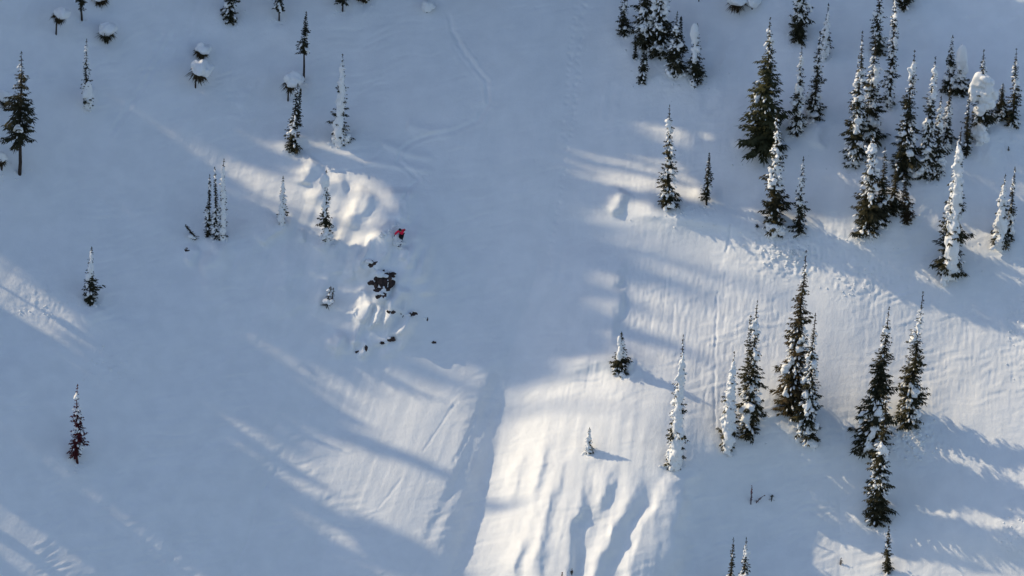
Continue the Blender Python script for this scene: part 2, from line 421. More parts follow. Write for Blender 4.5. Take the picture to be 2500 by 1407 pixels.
def relief(px, py):
    """all relief of the snow in metres; px, py are 2-D arrays"""
    px = np.asarray(px, float); py = np.asarray(py, float)
    h = land(px, py)
    frame = sstep(px, -500, -100) * (1 - sstep(px, 2600, 3000)) * sstep(py, -500, -100) * (1 - sstep(py, 1500, 1900))
    lean = np.interp(px, [0, 500, 1000, 1500, 2500], [.55, .42, .30, .12, .05])
    across = (px + (py - 700) * lean) * MPP           # metres across the local fall line
    down = py * MPP
    # rolling ground
    h = h + .38 * fbm(across / 9.0, down / 14.0, 11, 3)
    h = h + .060 * fbm(across / 2.4, down / 3.6, 23, 3) * frame
    h = h + (.036 - .020 * sstep(px, 1200, 1500)) * np.clip(.5 + fbm(px * MPP / 7.0, py * MPP / 9.0, 97, 2), 0, 1) * fbm(across / .55, down / 6.5, 101, 2) * frame
    # flutes: strong on the steep parts, faint elsewhere
    steep = np.exp(-(((px - 800) / 260) ** 2 + ((py - 660) / 190) ** 2)) + .9 * np.exp(-(((px - 1430) / 240) ** 2 + ((py - 1230) / 230) ** 2))
    h = h + (.012 + .13 * steep) * fbm(across / 1.3, down / 9.0, 31, 3) * frame + .045 * steep * fbm(across / .62, down / 5.0, 33, 2) * frame
    # crust and roughness, stronger on the wind-scoured bank to the right
    rough = .35 + .9 * np.exp(-(((px - 1750) / 330) ** 2 + ((py - 740) / 260) ** 2)) + .5 * np.exp(-(((px - 2300) / 200) ** 2 + ((py - 900) / 250) ** 2)) \
        + .5 * np.exp(-(((px - 1330) / 160) ** 2 + ((py - 1150) / 200) ** 2)) + .35 * sstep(-px, -420, -60)
    patch = .25 + 1.3 * np.clip(.5 + 1.1 * fbm(px * MPP / 5.5, py * MPP / 7.0, 83, 3), 0, 1)
    h = h + rough * patch * (.020 * fbm(across / .95, down / 1.6, 41, 3) + .018 * fbm(across / .27, down / .60, 47, 2)) * frame
    h = h - rough * patch * .048 * np.abs(fbm(across / .34, down / 2.2, 91, 2)) * sstep(px, 1150, 1500) * frame
    # wind ripples lying across the slope
    wv = fbm(px * MPP / 3.4, py * MPP / 3.4, 87, 2)
    h = h + .026 * patch * vnoise((py + .25 * px) * MPP / .34 + 2.2 * wv, px * MPP / 1.9 + wv, 89) * frame
    # lumpy sluff debris
    for cx, cy, rx, ry, a in ((1930, 628, 75, 45, .16), (1880, 600, 60, 60, .10), (2230, 1075, 65, 60, .14), (2090, 690, 70, 45, .10), (2030, 590, 120, 60, .05),
                              (1650, 175, 90, 60, .06), (2450, 360, 70, 60, .06), (1720, 520, 90, 25, .05), (285, 890, 70, 50, .07), (100, 740, 90, 50, .06),
                              (410, 1350, 60, 40, .05), (2490, 800, 40, 120, .08), (1020, 470, 40, 40, .05), (2470, 1310, 40, 40, .08)):
        wgt = np.exp(-(((px - cx) / rx) ** 2 + ((py - cy) / ry) ** 2))
        h = h + a * wgt * np.abs(fbm(px * MPP / .55, py * MPP / .55, 53, 3)) * 2.2 * frame
    # wind ripples in the lower right hollow and the middle of the slope
    rp = np.exp(-(((px - 1930) / 200) ** 2 + ((py - 1270) / 190) ** 2)) + .35 * np.exp(-(((px - 1150) / 200) ** 2 + ((py - 760) / 190) ** 2))
    warp = fbm(px * MPP / 2.6, py * MPP / 2.6, 61, 2) * 1.1
    h = h + .05 * rp * fbm((px * .35 + py) * MPP / .55 + warp, (px - py * .35) * MPP / 1.9, 67, 2) * frame
    # ribs
    for pts, amp, wl, wr, t0, t1 in RIBS:
        p = np.array(pts); mar = 2.6 * max(wl, wr)
        rows, cols = window(px, py, p[:, 0].min() - mar, p[:, 0].max() + mar, p[:, 1].min() - mar, p[:, 1].max() + mar)
        if rows is None:
            continue
        X, Y = px[rows, cols], py[rows, cols]
        wob = 9.0 * vnoise(X / 46.0, Y / 46.0, 71) + 4.0 * vnoise(X / 15.0, Y / 19.0, 72)
        sd, al = poly_dist(X + wob, Y, pts)
        tap = sstep(al, -.001, t0) * (1 - sstep(al, 1 - t1, 1.001))
        tap = np.where((al <= 0) | (al >= 1), tap, tap)
        pr = np.where(sd < 0, np.exp(-(sd / wl) ** 2), np.exp(-np.abs(sd / wr) ** 1.8))
        h[rows, cols] += amp * tap * pr
    for pts, dep, hw in TRACKS:
        p = np.array(pts); mar = 5 * hw
        rows, cols = window(px, py, p[:, 0].min() - mar, p[:, 0].max() + mar, p[:, 1].min() - mar, p[:, 1].max() + mar)
        if rows is None:
            continue
        X, Y = px[rows, cols], py[rows, cols]
        wob = 2.0 * vnoise(X / 14.0, Y / 14.0, 73)
        sd, al = poly_dist(X + wob, Y, pts)
        tap = sstep(al, -.001, .06) * (1 - sstep(al, .94, 1.001))
        h[rows, cols] += tap * dep * (-np.exp(-(sd / hw) ** 2) + (.45 if hw > 4 else .15) * np.exp(-((np.abs(sd) - 1.9 * hw) / (.7 * hw)) ** 2) * (1 + .8 * vnoise(X / 9.0, Y / 9.0, 79)))
    # pillows and little ledges of the broken cliff
    rp_ = random.Random(17)
    for k in range(95):
        if k < 62:
            fx, fy = rp_.gauss(945, 48), rp_.uniform(575, 865)
        else:
            fx, fy = rp_.gauss(780, 85), rp_.uniform(500, 760)
        fx -= (fy - 700) * .22
        ax, ay, am = rp_.uniform(7, 16), rp_.uniform(12, 34), rp_.uniform(.14, .42) * (1 if k < 62 else .6)
        rows, cols = window(px, py, fx - 60, fx + 60, fy - 90, fy + 90)
        if rows is not None:
            X, Y = px[rows, cols], py[rows, cols]
            u_ = (X - fx) + (Y - fy) * .25; v_ = (Y - fy)
            h[rows, cols] += am * np.exp(-(u_ / ax) ** 2 - np.where(v_ > 0, np.abs(v_ / (ay * .55)) ** 2.4, (v_ / (ay * 1.5)) ** 2))
    # two dotted lines of old footprints down the middle
    rng = random.Random(5)
    y = -20.0
    while y < 660:
        cx = np.interp(y, [0, 160, 330, 470, 660], [1428, 1410, 1396, 1378, 1345])
        for off in ((0, 13) if y < 330 else (6,)):
            fx, fy, r = cx - off * 1.6 + rng.uniform(-4, 4), y + rng.uniform(-5, 5), rng.uniform(4.0, 6.5)
            rows, cols = window(px, py, fx - 20, fx + 20, fy - 20, fy + 20)
            if rows is not None:
                X, Y = px[rows, cols], py[rows, cols]
                q = ((X - fx) / r) ** 2 + ((Y - fy) / r) ** 2
                h[rows, cols] += rng.uniform(.05, .10) * (-np.exp(-q) + .5 * np.exp(-((Y - fy - 1.5 * r) / r) ** 2 - ((X - fx) / r) ** 2))
        y += rng.uniform(11, 17)
    # wells and little mounds round the firs
    for T in TREES:
        fx, fy, r = T[2], T[3], T[4] * .55 + 8
        rows, cols = window(px, py, fx - 3 * r, fx + 3 * r, fy - 3 * r, fy + 3 * r)
        if rows is not None:
            X, Y = px[rows, cols], py[rows, cols]
            q = ((X - fx) / r) ** 2 + ((Y - fy) / r) ** 2
            h[rows, cols] += min(.42, r * MPP * .30) * (1.0 * np.exp(-q * .5) - 1.0 * np.exp(-q * 2.0))
    return h

def window(px, py, x0, x1, y0, y1):
    """index slices of the grid that covers a pixel box (the grid is regular along each axis)"""
    c = np.where((px[0] >= x0) & (px[0] <= x1))[0]; r = np.where((py[:, 0] >= y0) & (py[:, 0] <= y1))[0]
    if len(c) == 0 or len(r) == 0:
        return None, None
    return slice(r[0], r[-1] + 1), slice(c[0], c[-1] + 1)

def axis(lo, hi, step, far_lo, far_hi):
    core = list(np.arange(lo, hi + step, step)); s = step
    a = core[0]
    while a > far_lo:
        s *= 1.06; a -= s; core.insert(0, a)
    s = step; a = core[-1]
    while a < far_hi:
        s *= 1.06; a += s; core.append(a)
    return np.array(core)

# ------------------------------------------------------------------ materials
def mat(name, color, rough=0.8, spec=0.2, vary=0.0, scale=3.0, bump=None, color2=None):
    ma = bpy.data.materials.new(name); ma.use_nodes = True
    nt = ma.node_tree; b = nt.nodes['Principled BSDF']
    b.inputs['Roughness'].default_value = rough
    b.inputs['Specular IOR Level'].default_value = spec
    b.inputs['Base Color'].default_value = (*color, 1)
    if vary or color2:
        tc = nt.nodes.new('ShaderNodeTexCoord')
        nz = nt.nodes.new('ShaderNodeTexNoise'); nz.inputs['Scale'].default_value = scale; nz.inputs['Detail'].default_value = 8
        rp = nt.nodes.new('ShaderNodeValToRGB')
        c2 = color2 or tuple(min(1, c * (1 + vary)) for c in color)
        c1 = color if color2 else tuple(c * (1 - vary) for c in color)
        rp.color_ramp.elements[0].color = (*c1, 1); rp.color_ramp.elements[0].position = .35
        rp.color_ramp.elements[1].color = (*c2, 1); rp.color_ramp.elements[1].position = .65
        nt.links.new(tc.outputs['Object'], nz.inputs['Vector']); nt.links.new(nz.outputs['Fac'], rp.inputs[0])
        nt.links.new(rp.outputs[0], b.inputs['Base Color'])
    if bump:
        tc2 = nt.nodes.new('ShaderNodeTexCoord'); prev = None
        for sc, dist in bump:
            nb = nt.nodes.new('ShaderNodeTexNoise'); nb.inputs['Scale'].default_value = sc; nb.inputs['Detail'].default_value = 5
            nb.inputs['Roughness'].default_value = .6
            bp = nt.nodes.new('ShaderNodeBump'); bp.inputs['Distance'].default_value = dist; bp.inputs['Strength'].default_value = 1.0
            nt.links.new(tc2.outputs['Object'], nb.inputs['Vector']); nt.links.new(nb.outputs['Fac'], bp.inputs['Height'])
            if prev: nt.links.new(prev.outputs['Normal'], bp.inputs['Normal'])
            prev = bp
        nt.links.new(prev.outputs['Normal'], b.inputs['Normal'])
    return ma

M_SNOW = mat('snow', (.835, .84, .835), .65, .25, color2=(.89, .892, .882), scale=.55, bump=[(3.5, .030), (12.0, .022)])
M_CLUMP = mat('clumped_snow', (.875, .877, .868), .6, .25, bump=[(5.0, .03)])
M_NEEDLE = {
 'green': mat('fir_needles', (.026, .027, .014), .75, .12, color2=(.066, .056, .027), scale=1.2),
 'broad': mat('sunlit_tint_needles', (.036, .040, .018), .75, .12, color2=(.082, .078, .034), scale=1.1),  # sunlit look of the largest fir put into a lighter needle colour
 'brown': mat('brown_needles', (.055, .036, .020), .8, .12, color2=(.075, .058, .028), scale=1.4),
 'brownish': mat('olive_brown_needles', (.042, .038, .018), .8, .12, color2=(.075, .052, .026), scale=1.0),
 'red': mat('dead_red_needles', (.075, .013, .016), .8, .12, color2=(.12, .026, .026), scale=1.6),
 'frost': mat('rimed_needles', (.05, .06, .04), .8, .15, color2=(.16, .17, .16), scale=2.5),
}
M_BARK = mat('bark', (.055, .042, .034), .9, .1, vary=.35, scale=6, bump=[(9.0, .03)])
M_REDBARK = mat('red_bark', (.075, .028, .024), .9, .1, vary=.3, scale=6)
M_ROCK = mat('dark_rock', (.028, .021, .020), .85, .2, color2=(.085, .055, .046), scale=2.2, bump=[(4.0, .08)])
M_RED = mat('red_jacket_cloth', (.80, .020, .070), .7, .2, vary=.12, scale=9)
M_BLACK = mat('black_cloth', (.012, .012, .015), .75, .2)
M_SKIN = mat('skin', (.48, .28, .20), .6, .3)
M_SKI = mat('ski_plastic', (.05, .05, .06), .4, .4)
M_METAL = mat('pole_metal', (.25, .25, .27), .4, .5)

COL = scene.collection
def new_obj(name, verts, faces, material, parent=None, smooth=False):
    me = bpy.data.meshes.new(name)
    verts = np.asarray(verts, dtype=np.float32); faces = np.asarray(faces, dtype=np.int32)
    nf, k = faces.shape
    me.vertices.add(len(verts)); me.vertices.foreach_set('co', verts.ravel())
    me.loops.add(nf * k); me.loops.foreach_set('vertex_index', faces.ravel())
    me.polygons.add(nf)
    me.polygons.foreach_set('loop_start', np.arange(0, nf * k, k, dtype=np.int32))
    me.polygons.foreach_set('loop_total', np.full(nf, k, dtype=np.int32))
    if smooth: me.polygons.foreach_set('use_smooth', np.ones(nf, dtype=bool))
    me.update(calc_edges=True)
    me.materials.append(material)
    o = bpy.data.objects.new(name, me); COL.objects.link(o)
    if parent is not None: o.parent = parent
    return o

def tag(o, label=None, cat=None, group=None, kind=None):
    if label: o['label'] = label
    if cat: o['category'] = cat
    if group: o['group'] = group
    if kind: o['kind'] = kind
    return o

def empty(name, loc):
    o = bpy.data.objects.new(name, None); COL.objects.link(o)
    o.location = tuple(float(v) for v in loc); o.empty_display_size = .3
    return o

# ------------------------------------------------------------------ the snow slope
GX = axis(-30, 2530, 2.7, -4200, 4600)
GY = axis(-30, 1437, 2.7, -2600, 3300)
QX, QY = np.meshgrid(GX, GY)
HH = relief(QX, QY)
PP = point_at(QX, QY, HH)
nx, ny = len(GX), len(GY)
ii = (np.arange(ny - 1)[:, None] * nx + np.arange(nx - 1)[None, :]).ravel()
FACES = np.stack([ii, ii + nx, ii + nx + 1, ii + 1], axis=1)
slope = new_obj('snow_slope', PP.reshape(-1, 3), FACES, M_SNOW, smooth=True)
tag(slope, 'steep shaded snow slope with sunlit patches', 'snow slope', kind='structure')

def ground(px, py):
    """point of the snow seen at a photograph pixel"""
    j = np.clip(np.searchsorted(GX, px) - 1, 0, nx - 2); i = np.clip(np.searchsorted(GY, py) - 1, 0, ny - 2)
    fx = (px - GX[j]) / (GX[j + 1] - GX[j]); fy = (py - GY[i]) / (GY[i + 1] - GY[i])
    return (PP[i, j] * (1 - fx) + PP[i, j + 1] * fx) * (1 - fy) + (PP[i + 1, j] * (1 - fx) + PP[i + 1, j + 1] * fx) * fy

# ------------------------------------------------------------------ firs
def ico(sub):
    bm = bmesh.new(); bmesh.ops.create_icosphere(bm, subdivisions=sub, radius=1.0)
    bm.verts.ensure_lookup_table()
    v = np.array([x.co[:] for x in bm.verts]); f = np.array([[q.index for q in p.verts] for p in bm.faces]); bm.free()
    return v, f
ICO = {1: ico(1), 2: ico(2), 3: ico(3), 4: ico(4)}

class Bag:
    """collects triangles or quads for one mesh"""
    def __init__(s): s.v = []; s.f = []; s.n = 0
    def add(s, v, f):
        s.v.append(np.asarray(v)); s.f.append(np.asarray(f) + s.n); s.n += len(v)
    def obj(s, name, material, parent=None, smooth=False):
        return new_obj(name, np.concatenate(s.v), np.concatenate(s.f), material, parent, smooth)

def blob(bag, c, r, rng, sub=1, rough=.22):
    """a lump of snow: an uneven ellipsoid with a flattened underside"""
    v, f = ICO[sub]
    ph = rng.uniform(0, 6.28, 6); fr = rng.uniform(1.2, 3.4, 6)
    n = np.sin(v[:, 0] * fr[0] + ph[0]) * np.sin(v[:, 1] * fr[1] + ph[1]) + .7 * np.sin(v[:, 2] * fr[2] * 1.7 + v[:, 0] * 2.2 + ph[2]) * np.sin(v[:, 1] * fr[3] * 2 + ph[3])
    w = v * (1 + rough * n)[:, None]
    w = np.where(w[:, 2:3] < 0, w * np.array([1, 1, .6]), w)
    a = rng.uniform(0, 6.28); ca, sa = math.cos(a), math.sin(a)
    w = w * np.array(r)
    w = np.stack([w[:, 0] * ca - w[:, 1] * sa, w[:, 0] * sa + w[:, 1] * ca, w[:, 2]], axis=1)
    bag.add(w + np.array(c), f)

def kites(base, dirn, side, length, width, sag):
    """flat pointed twigs: arrays of base points, directions and side vectors -> vertices and quads"""
    n = len(base)
    mid = base + dirn * (length * .5)[:, None] + np.array([0, 0, 1.0]) * (sag * .15)[:, None]
    tip = base + dirn * length[:, None] - np.array([0, 0, 1.0]) * sag[:, None]
    v = np.stack([base, mid - side * width[:, None], tip, mid + side * width[:, None]], axis=1).reshape(-1, 3)
    f = (np.arange(n) * 4)[:, None] + np.arange(4)[None, :]
    return v, f

def crown_radius(f, look):
    """share of the full crown radius at height share f of the crown"""
    if look == 'broad':
        return np.clip((1 - f) ** .95 * 1.05, .02, 1) * (.62 + .38 * sstep(f, -.05, .14))
    return np.clip(np.minimum(1.0, ((1 - f) / .78) ** .85), .03, 1) * (.70 + .30 * sstep(f, -.05, .12))

def foliage(bag, H, R, z0, look, rng, dens=1.0, off=(0, 0), thin_top=.0):
    Lc = H - z0
    step = np.clip(Lc / 34, .12, .30)
    z = z0 + .03 * Lc
    ph = rng.uniform(0, 6.28, 4); rag = {'broad': .16, 'ragged': .42}.get(look, .22)
    while z < H - .05:
        f = (z - z0) / Lc
        r = R * float(crown_radius(np.array(f), look))
        r *= 1 + rag * (math.sin(z * 2.3 + ph[0]) * .6 + math.sin(z * 5.1 + ph[1]) * .6)
        nb = int(round((5.0 + 2.0 * min(1.8, r)) * dens * (1.0 if f < 1 - thin_top else .55)))
        az0 = rng.uniform(0, 6.28)
        for b in range(max(3, nb)):
            az = az0 + 6.283 * b / nb + rng.normal(0, .25)
            Lb = r * (1 + .22 * math.sin(az + z * 1.7 + ph[2])) * rng.uniform(.62, 1.18) * (1.25 if rng.random() < .10 else 1.0)
            zz = z + rng.uniform(-.5, .5) * step
            droop = rng.uniform(.18, .52) * (1.15 - .7 * f) if look != 'broad' else rng.uniform(.12, .42)
            dh = np.array([math.cos(az), math.sin(az), 0.0]); sv = np.array([-dh[1], dh[0], 0.0])
            m = int(np.clip(Lb / .15, 2, 12))
            t = (np.arange(m) + rng.uniform(.3, .9, m)) / (m + .4)
            pos = np.array([off[0], off[1], zz]) + np.outer(t * Lb, dh)
            pos[:, 2] += -droop * Lb * t ** 1.3 + .22 * Lb * t ** 3
            # pairs of side twigs
            B, D, S, LN, W = [pos * 1.0], [], [], [], []
            spread = rng.uniform(.55, 1.05, m)
            sgn = np.where(np.arange(m) % 2 == 0, 1.0, -1.0)
            for s_ in (sgn, -sgn):
                d = np.outer(np.ones(m), dh) * np.cos(spread)[:, None] + np.outer(s_ * np.sin(spread), sv)
                d[:, 2] -= droop * .8
                d /= np.linalg.norm(d, axis=1, keepdims=True)
                D.append(d)
                S.append(np.cross(d, np.array([0, 0, 1.0])) + rng.normal(0, .25, (m, 3)))
                LN.append(np.clip(.40 * Lb * (1.12 - .55 * t), .10, .60) * rng.uniform(.75, 1.25, m))
                W.append(rng.uniform(.035, .06, m) + .035 * Lb)
            # spine twig to the tip
            base = np.concatenate([pos, pos, pos[:1] * 0 + np.array([off[0], off[1], zz]), pos[-1:]])
            d_sp = dh * 1.0 - np.array([0, 0, droop]); d_sp /= np.linalg.norm(d_sp)
            D = np.concatenate(D + [d_sp[None], d_sp[None]])
            S = np.concatenate(S + [sv[None], sv[None]])
            LN = np.concatenate(LN + [np.array([Lb * .95]), np.array([max(.10, Lb * .35)])])
            W = np.concatenate(W + [np.array([.035 + .02 * Lb]), np.array([.05])])
            S = S / np.maximum(np.linalg.norm(S, axis=1, keepdims=True), 1e-6)
            v, fc = kites(base, D, S, LN, W, LN * rng.uniform(.05, .28))
            bag.add(v, fc)
        z += step * rng.uniform(.75, 1.2) * (1.0 if f < 1 - thin_top else 1.5)
    # leader
    for k in range(4):
        a = rng.uniform(0, 6.28); sv = np.array([[math.cos(a), math.sin(a), 0]])
        v, fc = kites(np.array([[off[0], off[1], H - .30]]), np.array([[0, 0, 1.0]]), sv, np.array([.42]), np.array([.05]), np.array([0.0]))
        bag.add(v, fc)

def tube(bag, pts, radii, n=7):
    pts = np.asarray(pts, float); k = len(pts)
    ang = np.arange(n) * 2 * math.pi / n
    vs = []
    for i in range(k):
        d = pts[min(i + 1, k - 1)] - pts[max(i - 1, 0)]; d = d / (np.linalg.norm(d) + 1e-9)
        a = np.cross(d, [0, 1, .3]); a /= np.linalg.norm(a); b = np.cross(d, a)
        vs.append(pts[i] + radii[i] * (np.cos(ang)[:, None] * a + np.sin(ang)[:, None] * b))
    f = []
    for i in range(k - 1):
        for j in range(n):
            f.append((i * n + j, i * n + (j + 1) % n, (i + 1) * n + (j + 1) % n, (i + 1) * n + j))
    bag.add(np.concatenate(vs), np.array(f))

def melt(o, voxel, smooth=3):
    """run overlapping lumps of snow together into one soft surface"""
    m1 = o.modifiers.new('merge', 'REMESH'); m1.mode = 'VOXEL'; m1.voxel_size = voxel; m1.use_smooth_shade = True
    m2 = o.modifiers.new('soften', 'SMOOTH'); m2.factor = .5; m2.iterations = smooth
    return o

def shear(o, lx, ly, crook=None):
    me = o.data; n = len(me.vertices); co = np.zeros(n * 3, np.float32); me.vertices.foreach_get('co', co); co = co.reshape(-1, 3)
    z = co[:, 2].copy()
    co[:, 0] += z * lx; co[:, 1] += z * ly
    if crook:
        co[:, 0] += crook[0] * np.sin(z * crook[1] + crook[2])
    me.vertices.foreach_set('co', co.ravel()); me.update()

def make_fir(T, idx):
    tx, ty, bx, by, w, bare, snow, look, label = T
    rng = np.random.default_rng(1000 + idx)
    P = ground(bx, by)
    H = (by - ty) * MPP / math.cos(THETA) / math.cos(ROLL) + .15
    leanx = ((tx - bx) - math.tan(ROLL) * (by - ty)) * MPP / H
    R = w * .5 * MPP * (.88 if look == 'broad' else .92)
    root = empty('fir_tree', P + np.array([0, 0, -.15]))
    tag(root, label, 'fir tree', 'firs standing on the snow slope')
    z0 = bare * H
    # trunk
    bag = Bag()
    zs = np.linspace(-.5, H * .97, 8)
    tube(bag, [(.02 * math.sin(z * 1.3 + idx), .02 * math.cos(z * 1.1 + idx), z) for z in zs], [(.035 + .0115 * H) * max(.12, 1 - z / H) ** .8 for z in zs])
    parts = [bag.obj('trunk', M_REDBARK if look == 'red' else M_BARK, root, True)]
    # needles
    bag = Bag()
    shape = 'broad' if look == 'broad' else 'spire'
    thin = {'sparse': .30, 'plaster': .22, 'skirt': .30, 'midsnow': .22, 'red': .35}.get(look, .12)
    foliage(bag, H, R, z0, 'ragged' if look == 'ragged' else shape, rng, dens={'plaster': .85, 'ragged': .62}.get(look, 1.0), thin_top=thin)
    if look == 'twin':
        foliage(bag, H * rng.uniform(.86, .93), R * .6, H * .35, shape, rng, dens=.9, off=(rng.choice([-1, 1]) * R * .45, rng.uniform(-.2, .2)))
    needles = {'broad': 'broad', 'brown': 'brown', 'brownish': 'brownish', 'red': 'red'}.get(look, 'green')
    crown = bag.obj('crown', M_NEEDLE[needles], root)
    parts.append(crown)
    # snow that lies in the boughs
    bag = Bag(); caps = Bag()
    bits = Bag()
    gaps = rng.uniform(0, 6.28, 3)
    def heavy(f):
        return math.sin(f * 11 + gaps[0]) + .7 * math.sin(f * 5.3 + gaps[1]) > .05 - snow
    # small pads lying along the boughs
    for k in range(int(snow * H * R * 60)):
        f = rng.uniform(.0, .94)
        if (not heavy(f) and rng.random() < .80) or rng.random() > 1.15 * float(crown_radius(np.array(f), shape)) ** .8:
            continue
        az = rng.uniform(0, 6.28) if rng.random() < .4 else rng.uniform(3.2, 6.2)
        rr = R * float(crown_radius(np.array(f), shape)); r = rr * rng.uniform(.35, 1.02)
        s = rng.uniform(.055, .15) * (1.15 - .35 * f)
        L_ = s * rng.uniform(1.1, 2.2)
        v, fc = ICO[1]
        ca, sa = math.cos(az), math.sin(az)
        w_ = v * (1 + .18 * np.sin(v[:, 0] * 5 + k) * np.sin(v[:, 1] * 4 + k * 2))[:, None] * np.array([L_, s * .8, s * .62])
        w_[:, 2] -= w_[:, 0] * .45
        w_ = np.stack([w_[:, 0] * ca - w_[:, 1] * sa, w_[:, 0] * sa + w_[:, 1] * ca, w_[:, 2]], axis=1)
        bits.add(w_ + np.array([r * ca, r * sa, z0 + (H - z0) * f - .30 * r + .10]), fc)
    # bigger clots that have run together
    size = np.clip(R * .40, .15, .42)
    for k in range(int(snow * H * R * 11.0 / max(.4, (size / .28) ** 1.5))):
        f = rng.uniform(.0, .90)
        if not heavy(f):
            continue
        az = rng.uniform(0, 6.28) if rng.random() < .4 else rng.uniform(3.3, 6.1)
        r = R * float(crown_radius(np.array(f), shape)) * rng.uniform(.40, .88)
        s = max(.12, size * rng.uniform(.5, 1.25) * (1.08 - .5 * f))
        c = np.array([r * math.cos(az), r * math.sin(az), z0 + (H - z0) * f - .25 * r + .05])
        blob(bag, c, (s * rng.uniform(.7, 1.1), s * rng.uniform(.6, .9), s * rng.uniform(.6, 1.1)), rng, 2, .3)
        for q in range(rng.integers(1, 4)):
            blob(bag, c + rng.normal(0, s * .5, 3) - np.array([0, 0, s * .7]), (s * .6, s * .5, s * .65), rng, 2, .3)
    def column(f0, f1, side, wid, n, depth=.5):
        """snow plastered down one side of the tree"""
        for k in range(n):
            f = f0 + (f1 - f0) * (k + rng.uniform(-.3, .3)) / n
            r = R * float(crown_radius(np.array(np.clip(f, 0, 1)), shape))
            s = max(.15, r * wid * rng.uniform(.75, 1.15))
            c = np.array([side * r + rng.normal(0, .14 * r), -depth * r + rng.normal(0, .1 * r), (z0 + (H - z0) * f)])
            blob(bag, c, (s * rng.uniform(.75, 1.15), s * .85, s * rng.uniform(1.1, 2.0)), rng, 2, .30)
    if look == 'plaster':
        column(.02, .88, -.12 if idx % 2 else .12, .60, int(H * 3.2))
    if look == 'midsnow':
        column(.48, .88, 0, .62, int(H * 2.2))
        if H > 8:
            column(.04, .40, .05, .58, int(H * 1.8))
    if look == 'skirt':
        column(-.02, .30, .1, .75, int(H * 2.4), .25)
    if look == 'cap':
        sx, sz, fz = {1700: (.40, 1.15, .84), 2343: (.55, 1.75, .72), 1516: (.22, .55, .80), 798: (.42, .72, .86)}[tx]
        side = .10 if tx == 2343 else -.28
        blob(caps, (side * R, -.12, H * fz), (sx, sx, sz), rng, 3, .08)
        blob(caps, (side * R + sx * .3, -.1, H * fz - sz * .6), (sx * .9, sx * .8, sz * .5), rng, 3, .12)
        for q in range(7):
            s = sx * rng.uniform(.25, .5); a = rng.uniform(3.0, 6.4)
            blob(caps, (side * R + sx * .8 * math.cos(a), -.12 + sx * .8 * math.sin(a), H * fz + rng.uniform(-.8, .4) * sz), (s, s, s * 1.5), rng, 2, .25)
        column(.40, .72, side, .45, 8)
    if look == 'giantcap':
        for (ox, oz, rx, rz) in ((-.25, .66, .80, 1.05), (.35, .62, .72, 1.2), (-.45, .50, .70, 1.3), (.60, .48, .62, 1.3), (.1, .50, .8, 1.2), (.1, .36, .62, .7), (-.15, .14, .62, 1.0), (.30, .02, .8, .9), (.6, -.08, .6, .8)):
            blob(caps, (ox, -.25 - .2 * rng.random(), oz * H), (rx * .92, rx * .75, rz * .92), rng, 3, .20)
            for q in range(6):
                s = rng.uniform(.18, .42); a = rng.uniform(3.0, 6.4)
                blob(caps, (ox + rx * .85 * math.cos(a), -.25 + rx * .7 * math.sin(a), oz * H + rng.uniform(-.9, .5) * rz), (s, s, s * rng.uniform(.8, 1.9)), rng, 2, .25)
    if caps.n:
        parts.append(melt(caps.obj('snow_cap', M_CLUMP, root, True), .07, 2))
    if bits.n:
        o = bits.obj('bough_snow', M_CLUMP, root, True); o['kind'] = 'stuff'
        parts.append(o)
    if bag.n:
        o = bag.obj('snow_load', M_CLUMP, root, True); o['kind'] = 'stuff'
        parts.append(melt(o, .055 if H < 9 else .07, 2))
    for o in parts:
        shear(o, leanx, 0.0, (.10, 1.1, idx) if look in ('red', 'sparse') else (.04, .8, idx))
    return root

for i_, T in enumerate(TREES):
    make_fir(T, i_)

# ------------------------------------------------------------------ the wood outside the picture on the sunward side, laid out to shape the slope's shade
def simple_fir(bag, P, H, r, bare, rng):
    z0 = bare * H
    n = 12; z = z0
    rows = max(6, int((H - z0) / .75))
    for k in range(rows):
        f = k / rows
        rr = r * ((1 - f) ** .75) * rng.uniform(.88, 1.0)
        za = z0 + (H - z0) * f; zb = za + (H - z0) / rows * 1.9
        ang = np.arange(n) * 2 * math.pi / n + rng.uniform(0, 6)
        rad = rr * np.where(np.arange(n) % 2 == 0, 1.04, .84) * rng.uniform(.92, 1.05, n)
        ring = np.stack([rad * np.cos(ang), rad * np.sin(ang), za - .2 * rad + rng.uniform(-.1, .1, n)], axis=1)
        top = np.stack([.12 * rr * np.cos(ang), .12 * rr * np.sin(ang), np.full(n, min(zb, H + .2))], axis=1)
        v = np.concatenate([ring, top]) + P
        fc = [(j, (j + 1) % n, n + (j + 1) % n, n + j) for j in range(n)]
        bag.add(v, np.array(fc))
    tube(bag, [P + np.array([0, 0, -.6]), P + np.array([0, 0, H * .9])], [.05 + .012 * H, .05], 6)

rngf = np.random.default_rng(77)
bag = Bag()
for (px_, py_, H_, r_, b_) in FOREST:
    q = point_at(np.array(float(px_)), np.array(float(py_)), relief(np.array([[float(px_)]]), np.array([[float(py_)]]))[0, 0])
    simple_fir(bag, q, H_, r_, b_, rngf)
wood = bag.obj('forest', M_NEEDLE['green'])
tag(wood, 'unseen fir wood on the sunward side, laid out to shade the slope', 'forest', kind='stuff')

